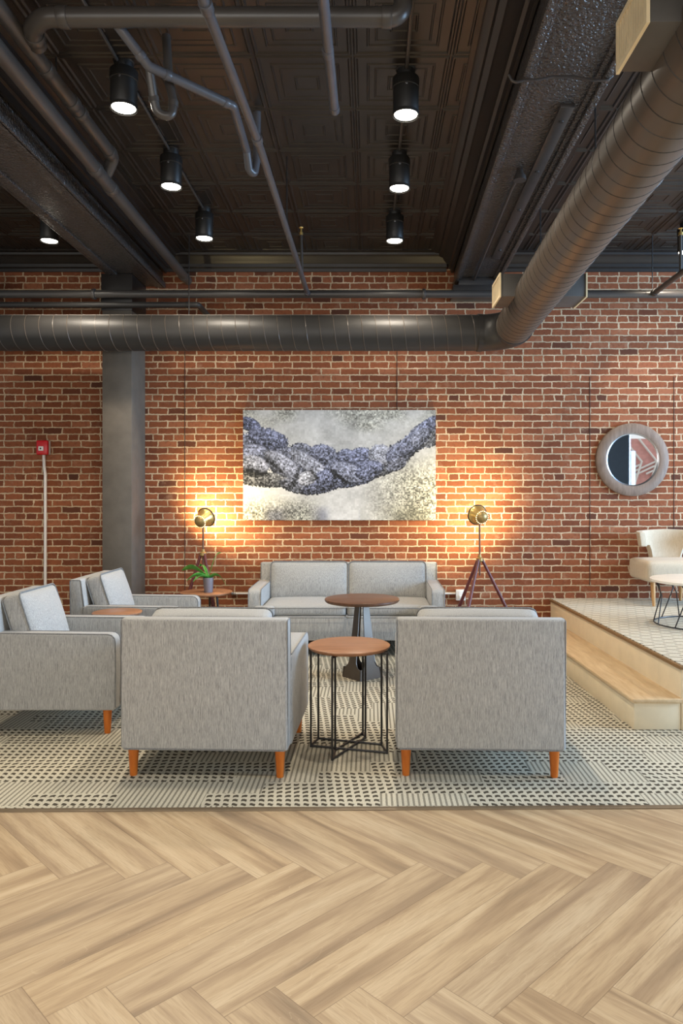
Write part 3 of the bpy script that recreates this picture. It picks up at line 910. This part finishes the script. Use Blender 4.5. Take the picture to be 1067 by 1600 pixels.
# ------------------------------------------------------------------ artwork
def artwork():
    t = thing('artwork', 'large blue and white mosaic print of a twisted rope on brick wall above sofa', 'artwork', (-0.31, YW - 0.045, 1.80))
    w, h = 1.994, 1.14
    MB().box(-w / 2, w / 2, 0.001, 0.045, -h / 2, h / 2).build('canvas', M['paint_white'], t, bev=0.002)
    NX, NY = 300, 172
    rg = np.random.default_rng(5)
    X, Y = np.meshgrid((np.arange(NX) + 0.5) / NX * 995 + 38, (np.arange(NY) + 0.5) / NY * 570 + 35)
    def sm(n, m):   # smooth random field
        g = rg.random((m + 2, n + 2))
        yy = np.linspace(0, m, NY); xx = np.linspace(0, n, NX)
        y0 = yy.astype(int); x0 = xx.astype(int)
        fy = (yy - y0)[:, None]; fx = (xx - x0)[None, :]
        fy = fy * fy * (3 - 2 * fy); fx = fx * fx * (3 - 2 * fx)
        y0 = y0[:, None]; x0 = x0[None, :]
        return g[y0, x0] * (1 - fy) * (1 - fx) + g[y0 + 1, x0] * fy * (1 - fx) + g[y0, x0 + 1] * (1 - fy) * fx + g[y0 + 1, x0 + 1] * fy * fx
    def tiles(k):
        g = rg.random((NY // k + 2, NX // k + 2))
        return g[(np.arange(NY) // k)[:, None], (np.arange(NX) // k)[None, :]]
    fine0 = tiles(3) + tiles(6) - 1.0
    lum = 0.78 + 0.10 * (sm(6, 4) - 0.5) + 0.10 * (sm(16, 9) - 0.5) + 0.05 * fine0
    tint = np.zeros_like(lum)           # 0 neutral .. 1 blue ; negative olive
    fine = tiles(2) * 0.5 + tiles(3) * 0.3 + tiles(5) * 0.2 - 0.5
    # mosaic-speckled ground: lower right, upper band, lower left
    sp = np.clip(((X - 640) / 260), 0, 1) * np.clip((Y - 250 - (640 - np.minimum(X, 1033)) * -0.0) / 150, 0, 1)
    sp = np.maximum(sp, np.clip((Y - 470) / 90, 0, 1) * np.clip((480 - X) / 120, 0, 1))
    sp = np.maximum(sp, 0.7 * np.clip((140 - Y) / 60, 0, 1) * np.clip(sm(9, 5) * 1.8 - 0.5, 0, 1))
    sp = np.maximum(sp, 0.8 * np.exp(-(((X - 680) / 90) ** 2 + ((Y - 110) / 35) ** 2)))
    lum += sp * (fine * 0.8 - 0.20)
    tint -= sp * 0.35
    bot = np.clip((Y - 520) / 50, 0, 1) * np.clip(sm(12, 4) * 2.0 - 0.45, 0, 1) * np.maximum(np.clip((X - 130) / 50, 0, 1) * np.clip((500 - X) / 50, 0, 1), np.clip((X - 630) / 60, 0, 1) * 0.8)
    lum -= bot * 0.36 * (0.6 + fine); tint += bot * 0.6 * (X < 640) - bot * 0.2 * (X >= 640)
    E = [(120, 240, 150, 90, 10, .50, .7), (300, 320, 170, 90, 20, .44, .6), (480, 340, 150, 95, 10, .44, .7), (650, 330, 150, 80, -12, .46, .8), (830, 270, 130, 60, -35, .44, .6), (960, 170, 110, 60, -42, .46, .6), (150, 395, 170, 40, 3, .44, .1), (90, 350, 70, 34, 10, .40, .0), (330, 430, 110, 40, 12, .42, .45), (450, 425, 120, 42, -14, .40, .8), (600, 400, 130, 34, -10, .40, .8),
         (760, 340, 110, 36, -18, .38, .3), (1005, 185, 60, 40, -40, .46, .3), (75, 112, 66, 36, 28, .48, 1.), (165, 185, 112, 56, 14, .50, .9),
         (95, 262, 80, 50, 0, .58, .7), (95, 315, 88, 44, 15, .62, .45), (350, 245, 66, 38, 18, .52, .55), (450, 255, 72, 44, 8, .56, .7),
         (570, 275, 50, 40, 0, .52, .8), (650, 285, 70, 58, -8, .54, .85), (745, 270, 62, 62, -5, .66, .4), (835, 262, 72, 46, -34, .50, .75),
         (905, 205, 86, 46, -40, .50, .75), (985, 125, 80, 34, -44, .54, .8), (955, 175, 66, 40, -40, .54, .6), (830, 318, 62, 32, -25, .46, .6),
         (380, 315, 130, 40, 34, .62, .4), (250, 325, 125, 48, 36, .64, .45), (470, 385, 92, 46, -20, .50, .85), (575, 358, 96, 50, 18, .58, .6),
         (690, 345, 80, 46, -18, .50, .85), (370, 388, 52, 38, -15, .70, .25)]
    for cx, cy, rx, ry, an, l, tn in E:
        a = R(an)
        dx, dy = X - cx, Y - cy
        u = (dx * math.cos(a) + dy * math.sin(a)) / rx; v = (-dx * math.sin(a) + dy * math.cos(a)) / ry
        rr = u * u + v * v + 0.5 * fine
        mk = np.clip((1.0 - rr) / 0.10, 0, 1)
        shade = l - 0.06 - 0.15 * v - 0.18 * np.clip(rr - 0.55, 0, 1) + 0.75 * fine + 0.05 * np.sin(v * 15 + 3 * u + 6 * sm(14, 8))
        lum = lum * (1 - mk) + shade * mk
        tint = tint * (1 - mk) + tn * mk
    for (x0, y0, x1, y1) in ((160, 285, 230, 350), (390, 350, 425, 395), (490, 345, 565, 405), (325, 345, 300, 420), (60, 345, 160, 370)):
        s = np.clip(((X - x0) * (x1 - x0) + (Y - y0) * (y1 - y0)) / ((x1 - x0) ** 2 + (y1 - y0) ** 2), 0, 1)
        d = np.hypot(X - x0 - s * (x1 - x0), Y - y0 - s * (y1 - y0))
        lum -= 0.34 * np.exp(-(d / 11) ** 2)
    lum = np.clip(lum, 0.07, 0.93)
    tp, tnn = np.clip(tint, 0, 1), np.clip(-tint, 0, 1)
    r = lum * (1 - 0.13 * tp) ; g = lum * (1 - 0.08 * tp); b = np.clip(lum * (1 + 0.16 * tp - 0.16 * tnn), 0, 1)
    C = np.stack([r, g, b, np.ones_like(r)], -1)
    C[..., :3] = np.where(C[..., :3] <= 0.04045, C[..., :3] / 12.92, ((C[..., :3] + 0.055) / 1.055) ** 2.4)
    C = C[::-1]
    gx = np.linspace(-w / 2, w / 2, NX + 1); gz = np.linspace(-h / 2, h / 2, NY + 1)
    GX, GZ = np.meshgrid(gx, gz)
    co = np.stack([GX, np.zeros_like(GX), GZ], -1).reshape(-1, 3)
    i = np.arange(NY)[:, None] * (NX + 1) + np.arange(NX)[None, :]
    q = np.stack([i, i + 1, i + NX + 2, i + NX + 1], -1).reshape(-1, 4)
    me = bpy.data.meshes.new('print')
    me.from_pydata(co.tolist(), [], q.tolist())
    at = me.attributes.new('ink', 'FLOAT_COLOR', 'FACE')
    at.data.foreach_set('color', C.reshape(-1).astype(np.float32))
    n = NT('print_ink')
    a = n.new('ShaderNodeAttribute', attribute_name='ink')
    me.materials.append(n.fin(n.mix(1.0, a.outputs['Color'], (0.86, 0.86, 0.86, 1), 'MULTIPLY'), 0.45, 0, 0.3))
    o = bpy.data.objects.new('print', me); COL.objects.link(o); o.parent = t
artwork()

# ------------------------------------------------------------------ round mirror
t = thing('mirror', 'round mirror in wide weathered brown frame on brick wall at right', 'mirror', (2.728, YW, 1.857))
mx = Matrix.Rotation(R(90), 4, 'X')
MB().lathe([(0.272, 0.005), (0.272, 0.040), (0.290, 0.046), (0.365, 0.040), (0.378, 0.030), (0.378, 0.0), (0.272, 0.0)], 72, mx, closed=True).build('frame', M['mirror_frame'], t)
MB().lathe([(0.262, 0.026), (0.262, 0.038), (0.274, 0.042), (0.274, 0.026)], 72, mx, closed=True).build('rim', M['silver'], t)
MB().lathe([(0, 0.012), (0.268, 0.012), (0.268, 0.028), (0, 0.028)], 72, mx).build('glass', M['mirror'], t)

# ------------------------------------------------------------------ fire alarm and outlet
t = thing('alarm_box', 'small red fire alarm box on brick wall at left, on top of thin white conduit', 'fire alarm', (-3.37, YW, 1.98))
MB().box(-0.055, 0.055, -0.05, 0, -0.07, 0.07).build('backbox', M['white'], t, bev=0.006)
MB().box(-0.062, 0.058, -0.085, -0.045, -0.075, 0.075).build('cover', M['red'], t, bev=0.012, seg=3)
MB().box(-0.035, 0.018, -0.096, -0.083, -0.035, 0.012).build('pull_handle', M['white'], t, bev=0.006)
MB().lathe([(0, 0), (0.009, 0), (0.009, 0.004), (0, 0.004)], 14, Matrix.Translation((-0.010, -0.094, -0.012)) @ mx).build('keyhole', M['black'], t)
t = thing('wall_conduit', 'thin white vertical conduit below the red fire alarm box', 'conduit', (-3.36, YW - 0.03, 0))
MB().tube([(0, 0, 0), (0, 0, 1.70), (-0.012, 0, 1.80), (-0.014, 0, 1.905)], 0.015, 12).build('tube', M['conduit_white'], t)
t = thing('outlet_box', 'white surface outlet box on brick wall between sofa and right tripod lamp', 'outlet', (0.945, YW, 0.455))
MB().box(-0.048, 0.048, -0.055, 0, -0.055, 0.055).build('box', M['white'], t, bev=0.004)
MB().box(-0.024, 0.024, -0.06, -0.054, -0.04, 0.04).build('socket_plate', M['white'], t, bev=0.002)
MB().box(-0.02, 0.012, -0.085, -0.058, -0.032, -0.004).build('plug', M['white'], t, bev=0.005)
tag(MB().tube([(0.937, YW - 0.08, 0.43), (0.937, YW - 0.085, 0.36), (0.92, YW - 0.07, 0.30), (0.915, YW - 0.06, 0.02), (0.98, YW - 0.15, 0.008), (1.05, YW - 0.4, 0.007)], 0.005, 7).build('power_cord', M['white']), 'white cord hanging from the outlet box by right tripod lamp', 'cord')
t = thing('floor_conduit', 'thin white horizontal conduit along brick wall behind sofa', 'conduit', (0, YW - 0.02, 0.467))
MB().tube([(-1.42, 0, 0), (0.895, 0, 0)], 0.0105, 10).build('tube', M['conduit_white'], t)
MB().lathe([(0, -0.02), (0.017, -0.02), (0.017, 0.02), (0, 0.02)], 14, Matrix.Translation((-1.41, 0, 0)) @ Matrix.Rotation(R(90), 4, 'Y')).build('connector', M['silver'], t)

# ------------------------------------------------------------------ can downlights
can_proto = None
def can(label, x, y, first=[None]):
    if first[0] is None:
        t = thing('downlight', label, 'ceiling light', (x, y, 3.71), 0, 'black can downlights')
        MB().lathe([(0.060, 0.010), (0.073, 0.0), (0.0755, 0.004), (0.0755, 0.155), (0.079, 0.158), (0.079, 0.212), (0.076, 0.216), (0, 0.216)], 40).build('housing', M['baffle'], t)
        MB().lathe([(0.0745, -0.002), (0.0775, 0.0), (0.0775, 0.016), (0.0745, 0.016)], 40, None, True).build('trim_ring', M['baffle'], t)
        MB().lathe([(0, 0.004), (0.066, 0.004), (0.070, 0.007), (0.070, 0.012), (0, 0.012)], 40).build('lens', M['lens'], t)
        MB().lathe([(0, 0.214), (0.050, 0.214), (0.054, 0.222), (0.054, 0.262), (0.06, 0.268), (0, 0.268)], 24).build('canopy', M['baffle'], t)
        MB().lathe([(0, 0), (0.009, 0), (0.009, 0.006), (0, 0.008)], 10, Matrix.Translation((0, -0.0745, 0.15)) @ mx).build('thumbscrew', M['silver'], t)
        first[0] = t
        return t
    c = copy_tree(first[0]); c.location = (x, y, 3.71); c['label'] = label
    return c
YA, YB, YC_ = 4.24, 5.25, 6.33
cans = [(-1.414, 4.165, 'black can downlight in left row beside the drain pipes, nearest the camera'), (-1.43, 5.22, 'black can downlight in left row, middle of the three'),
        (-1.43, 6.27, 'black can downlight in left row, closest to the brick wall'),
        (0.214, YA, 'black can downlight in right row beside the right beam, nearest the camera'), (0.218, YB, 'black can downlight in right row, middle of the three'),
        (0.222, YC_, 'black can downlight in right row, closest to the brick wall'),
        (-2.80, 6.33, 'black can downlight alone beyond the left beam'), (2.90, 6.62, 'black can downlight at the right edge of the photo beyond the big duct')]
for x, y, l in cans: can(l, x, y)
for nm, x, lab in (('light_conduit', -1.435, 'thin dark conduit along ceiling joining the left row of downlights'), ('light_conduit', 0.216, 'thin dark conduit along ceiling joining the right row of downlights')):
    t = MB().tube([(x, 1.5, ZC - 0.018), (x, 6.4, ZC - 0.018)], 0.0105, 8).build(nm, M['pipe'])
    tag(t, lab, 'conduit')

# ------------------------------------------------------------------ pipes
def pipe(name, label, cat, pts, r, mat, fr=0.08, joints=(), jl=0.09, jr=None, n=18):
    """a run with couplings at given parameters (point, direction)"""
    t = thing(name, label, cat, pts[0])
    o = Vector(pts[0])
    MB().tube([p - o for p in fillet(pts, fr, 8)], r, n).build('pipe_run', M[mat], t)
    for p, d in joints:
        d = Vector(d).normalized(); p = Vector(p) - o
        k = jr or r * 1.13
        MB().tube([p - d * jl / 2, p - d * (jl / 2 - 0.004), p + d * (jl / 2 - 0.004), p + d * jl / 2], [k * 0.96, k, k, k * 0.96], n).build('coupling', M[mat], t)
    return t
# A: big cross pipe near the top of the frame, elbows at both ends
ZA = 3.83
pipe('drain_pipe', 'thick dark drain pipe crossing the ceiling from left to right, elbowed at both ends', 'pipe',
     [(-1.728, 3.77, ZA), (-1.70, 3.64, ZA), (-1.60, 3.55, ZA), (0.165, 3.55, ZA), (0.165, 3.55, 3.97)], 0.046, 'pipe', 0.12,
     [((-1.50, 3.55, ZA), (1, 0, 0)), ((0.085, 3.55, ZA), (1, 0, 0)), ((-1.712, 3.70, ZA), (-0.25, 1, 0))], 0.05)
pipe('drain_pipe', 'dark drain pipe alongside the left beam, ending in a bend halfway', 'pipe',
     [(-1.79, 2.2, ZA), (-1.775, 5.02, ZA), (-1.848, 5.075, ZA - 0.09)], 0.042, 'pipe', 0.06,
     [((-1.785, 3.32, ZA), (0, 1, 0)), ((-1.78, 3.98, ZA), (0, 1, 0)), ((-1.775, 4.32, ZA), (0, 1, 0)), ((-1.775, 4.44, ZA), (0, 1, 0)), ((-1.775, 4.94, ZA), (0, 1, 0))], 0.06)
pipe('drain_pipe', 'long dark pipe beside the left beam, running to the brick wall', 'pipe',
     [(-1.83, 1.8, 3.70), (-1.86, 5.0, 3.70), (-1.89, 7.525, 3.72)], 0.046, 'pipe', 0.02,
     [((-1.86, 4.9, 3.70), (0, 1, 0)), ((-1.864, 5.22, 3.701), (0, 1, 0)), ((-1.889, 7.36, 3.719), (0, 1, 0))], 0.07)
# D: smaller drain with trap
tp_ = pipe('branch_pipe', 'slim slate-coloured branch pipe with U-bend trap, between cross pipe and long sprinkler pipe', 'pipe',
     [(-1.255, 3.585, 3.822), (-1.135, 3.72, 3.69), (-0.765, 4.06, 3.67), (-0.775, 4.56, 3.66), (-0.772, 4.64, 3.575), (-0.745, 4.68, 3.56), (-0.730, 4.69, 3.66), (-0.730, 4.70, 3.975)], 0.025, 'pipe_blue', 0.03,
     [((-1.06, 3.79, 3.686), (0.73, 0.68, 0)), ((-0.80, 4.03, 3.672), (0.73, 0.68, 0)), ((-1.165, 3.685, 3.722), (0.53, 0.64, -0.58))], 0.03)
o_ = Vector((-1.255, 3.585, 3.822))
MB().tube([Vector(p) - o_ for p in fillet([(-1.140, 3.75, 3.69), (-1.133, 3.80, 3.57), (-1.12, 3.82, 3.50), (-1.05, 3.84, 3.49), (-1.042, 3.85, 3.58), (-1.07, 3.87, 3.68), (-1.09, 3.88, 3.95)], 0.045, 8)], 0.023, 18).build('trap', M['pipe'], tp_)
for p, d in (((-1.132, 3.803, 3.565), (0.1, 0.1, -1)), ((-1.043, 3.848, 3.565), (0.1, 0, 1))):
    p = Vector(p) - o_; d = Vector(d).normalized() * 0.015
    MB().tube([p - d, p + d], 0.027, 18).build('coupling', M['pipe'], tp_)
pipe('sprinkler_pipe', 'long slim sprinkler pipe running from top of photo to the wall pipe', 'pipe',
     [(-0.675, 2.2, 3.43), (-0.613, 3.956, 3.43), (-0.595, 7.02, 3.43)], 0.0225, 'pipe_blue', 0.02,
     [((-0.65, 2.88, 3.43), (0, 1, 0)), ((-0.613, 3.956, 3.43), (0, 1, 0)), ((-0.596, 6.93, 3.43), (0, 1, 0))], 0.05, 0.029)
pipe('sprinkler_pipe', 'short slim pipe with capped end hanging near top centre of photo', 'pipe',
     [(-0.21, 2.0, 3.66), (-0.197, 4.09, 3.66)], 0.026, 'pipe_blue', 0.02,
     [((-0.197, 4.07, 3.66), (0, 1, 0)), ((-0.203, 3.55, 3.66), (0, 1, 0))], 0.05)
# sprinkler riser with brass head
t = thing('sprinkler', 'upright brass sprinkler head on a thin dark riser above the wall pipe', 'sprinkler', (-0.600, 6.5, 3.43))
MB().tube([(0, 0, 0.02), (-0.004, 0, 0.07), (-0.013, 0, 0.40)], 0.012, 10).build('riser', M['pipe'], t)
MB().lathe([(0, 0.395), (0.016, 0.395), (0.016, 0.418), (0.009, 0.423), (0.007, 0.452), (0.019, 0.457), (0.021, 0.463), (0, 0.465)], 14, Matrix.Translation((-0.013, 0, 0))).build('head', M['brass'], t)
# F: wall pipe
pipe('wall_pipe', 'long horizontal dark pipe along the brick wall just above the round duct', 'pipe',
     [(-4.6, 7.0, 3.434), (5.2, 7.0, 3.434)], 0.038, 'pipe', 0.02, [((-2.665, 7.0, 3.434), (1, 0, 0)), ((0.527, 7.0, 3.434), (1, 0, 0))], 0.03, 0.052)
pipe('wall_pipe', 'thinner dark pipe below the long wall pipe at left', 'pipe', [(-4.6, 7.02, 3.335), (-1.66, 7.02, 3.335), (-1.66, 7.52, 3.335)], 0.028, 'duct_dark', 0.03, [((-1.76, 7.02, 3.335), (1, 0, 0))], 0.04)
pipe('branch_pipe', 'brownish pipe branching off the wall pipe at right edge of photo', 'pipe', [(2.744, 7.03, 3.434), (2.70, 4.2, 3.434)], 0.026, 'pipe', 0.02, [((2.743, 6.94, 3.434), (0, -1, 0))], 0.05, 0.036)
t = thing('sprinkler', 'upright sprinkler head on riser at right edge of photo', 'sprinkler', (2.733, 6.35, 3.434))
MB().tube([(0, 0, 0.02), (0, 0, 0.34)], 0.014, 10).build('riser', M['register'], t)
MB().lathe([(0, 0.335), (0.02, 0.335), (0.02, 0.36), (0.009, 0.365), (0.007, 0.39), (0.022, 0.395), (0, 0.402)], 14).build('head', M['brass'], t)
pipe('elbow_pipe', 'thick dark pipe elbow poking in at left edge above the wall pipe', 'pipe', [(-4.3, 6.6, 3.62), (-3.80, 6.75, 3.68), (-3.72, 7.15, 3.62), (-3.90, 7.30, 3.56)], 0.07, 'duct_dark', 0.12, [])
# threaded hanger rods
for x, y, z0, z1, lab in ((-1.775, 4.10, 3.86, 3.97, 'thin hanger rod holding the drain pipe at upper left'), (-0.605, 5.3, 3.45, 3.97, 'thin hanger rod above the long sprinkler pipe'),
                          (-1.72, 6.9, 3.20, 3.97, 'thin hanger rod holding the round duct, in front of brick near the left beam'),
                          (1.36, 5.75, 3.2, 3.97, 'thin hanger rod left of the diagonal duct, beside right beam'),
                          (1.03, 3.83, 3.0, 3.97, 'thin hanger rod by the near duct register'), (2.70, 6.9, 3.46, 3.97, 'thin hanger rod of the wall pipe near right edge')):
    if x == 1.03: x, y, z0 = 1.28, 4.1, 3.19
    tag(MB().tube([(x, y, z0), (x, y, z1)], 0.005, 7).build('hanger_rod', M['black']), lab, 'rod', 'threaded hanger rods')

# ------------------------------------------------------------------ spiral duct
t = thing('round_duct', 'large dark spiral duct along the brick wall, turning towards the camera at right', 'duct', (1.335, 6.905, 3.037))
rd = 0.170
O = Vector((1.335, 6.905, 3.037))
slope = 0.0335
def dpt(y): return Vector((1.335 - slope * (6.905 - y), y, 3.037)) - O
MB().tube([Vector((-5.6, 6.905, 3.037)) - O, Vector((1.05, 6.905, 3.037)) - O], rd, 56).build('duct_run', M['duct_dark'], t)
h = MB()
def helix(p0, p1, pitch, r, tr):
    d = (p1 - p0); L = d.length; d.normalize()
    up = Vector((0, 0, 1)); s = d.cross(up).normalized()
    pts = []; n = 36; k = int(L / pitch * n)
    for i in range(k):
        a = 2 * PI * i / n
        pts.append(p0 + d * (pitch * i / n) + (up * math.cos(a) + s * math.sin(a)) * r)
    return MB().tube(pts, tr, 5)
kid = [c for c in kids(t)][0]
helix(Vector((-5.6, 6.905, 3.037)) - O, Vector((1.03, 6.905, 3.037)) - O, 0.131, rd + 0.0005, 0.0032).build('seam', M['duct'], kid)
e = []
c0 = Vector((1.05, 6.615, 3.037)) - O
for k in range(13):
    a = R(90 - 90 * k / 12)
    e.append(c0 + Vector((0.285 * math.cos(a), 0.29 * math.sin(a), 0)))
MB().tube(e, rd + 0.003, 56).build('elbow', M['duct_dark'], t)
for p, d in ((Vector((1.05, 6.905, 3.037)) - O, Vector((1, 0, 0))), (dpt(6.61), Vector((0.034, 1, 0)))):
    MB().tube([p - d * 0.022, p + d * 0.022], rd + 0.007, 56).build('collar', M['duct_dark'], t)
dr = MB().tube([dpt(6.63), dpt(0.2)], rd, 64).build('duct_run', M['duct'], t)
helix(dpt(6.56), dpt(0.4), 0.112, rd, 0.0024).build('seam', M['duct_dark'], dr)
def register(y0, y1, xl, xr, z0=3.018, z1=3.193):
    a = 0.035 * (0.5)
    b = MB().box(xl, xr, y0, y1, z0, z1, Matrix.Translation(-O))
    rg = b.build('register_box', M['register'], t, bev=0.003)
    for x, s in ((xl, -1), (xr, 1)):
        g = MB()
        g.box(min(x, x + s * 0.012), max(x, x + s * 0.012), y0 - 0.006, y1 + 0.006, z0 - 0.006, z0 + 0.014, Matrix.Translation(-O))
        g.box(min(x, x + s * 0.012), max(x, x + s * 0.012), y0 - 0.006, y1 + 0.006, z1 - 0.014, z1 + 0.006, Matrix.Translation(-O))
        for y in (y0 - 0.006, y1 - 0.012):
            g.box(min(x, x + s * 0.012), max(x, x + s * 0.012), y, y + 0.018, z0 + 0.0142, z1 - 0.0142, Matrix.Translation(-O))
        n = 11
        for k in range(n):
            yy = y0 + 0.014 + (y1 - y0 - 0.028) * (k + 0.5) / n
            g.box(min(x, x + s * 0.009), max(x, x + s * 0.009), yy - 0.0065, yy + 0.0035, z0 + 0.0142, z1 - 0.0142, Matrix.Translation(-O))
        g.build('grille', M['grille'], rg)
        MB().box(min(x, x + s * 0.002), max(x, x + s * 0.002), y0 + 0.012, y1 - 0.012, z0 + 0.012, z1 - 0.012, Matrix.Translation(-O)).build('grille_gap_shade', M['black'], rg)  # black sheet standing in for the darkness inside the duct
register(5.57, 5.90, 1.014, 1.667)
register(2.345, 2.624, 0.908, 1.50)

# ------------------------------------------------------------------ lights
def spot(name, loc, energy, col, size, blend=0.6, rad=0.05, aim=(0, 0, -1)):
    l = bpy.data.lights.new(name, 'SPOT')
    l.energy = energy; l.color = col; l.spot_size = R(size); l.spot_blend = blend; l.shadow_soft_size = rad
    o = bpy.data.objects.new(name, l); COL.objects.link(o)
    o.location = loc
    o.rotation_euler = Vector(aim).to_track_quat('-Z', 'Y').to_euler()
    return o
WARM = (1.0, 0.88, 0.72)
for x, y, l in cans:
    spot('downlight_beam', (x, y, 3.69), 75, WARM, 150, 0.9, 0.05)
for x in (-4.6, -2.9, -1.43, 0.216, 2.78, 4.6):
    for y in (0.2, 2.2):
        spot('downlight_beam', (x, y, 3.69), 70, WARM, 95, 0.9, 0.05)
for x in (4.4, 4.4):
    for y in (4.24, 6.33): spot('downlight_beam', (x, y, 3.69), 60, WARM, 125, 0.9, 0.05)
for (t_, p, ax) in (lampR, lampL):
    spot('lamp_beam', p + ax * 0.05, 52, (1.0, 0.79, 0.40), 165, 0.6, 0.03, ax)
def window_light(loc, rot, sx, sy, e, col):
    l = bpy.data.lights.new('window_daylight', 'AREA')
    l.shape = 'RECTANGLE'; l.size = sx; l.size_y = sy; l.energy = e; l.color = col
    o = bpy.data.objects.new('window_daylight', l); COL.objects.link(o)
    o.location = loc; o.rotation_euler = rot
for (a, b), e in zip(wins[:3], (50, 60, 60)):
    window_light(((a + b) / 2, YF + 0.02, 1.88), (R(90), 0, 0), b - a - 0.1, 2.7, e, (1.0, 0.95, 0.88))
window_light((XR - 0.02, 4.3, 2.12), (R(90), 0, R(90)), 4.9, 3.25, 950, (0.42, 0.67, 1.0))
w = bpy.data.worlds.new('World'); SC.world = w
w.use_nodes = True
bg = w.node_tree.nodes['Background']
bg.inputs[0].default_value = (0.93, 0.96, 1.0, 1); bg.inputs[1].default_value = 0.8

# ------------------------------------------------------------------ camera and view
cam = bpy.data.cameras.new('Camera')
cam.sensor_fit = 'VERTICAL'; cam.sensor_height = 36.0; cam.sensor_width = 24.0
cam.lens = 36.0 * F / 1600.0
cam.shift_x = -43.5 / 1600.0
cam.shift_y = -25.0 / 1600.0
cam.clip_start = 0.05
co = bpy.data.objects.new('Camera', cam); COL.objects.link(co)
co.location = (0, 0, CAMZ); co.rotation_euler = (R(90), 0, 0)
SC.camera = co
SC.view_settings.view_transform = 'Standard'
SC.view_settings.look = 'None'
SC.view_settings.gamma = 1.0
SC.view_settings.use_curve_mapping = False
SC.view_settings.exposure = 0.3
SC.cycles.use_denoising = True
SC.cycles.max_bounces = 6
SC.cycles.diffuse_bounces = 4
SC.cycles.sample_clamp_indirect = 6.0
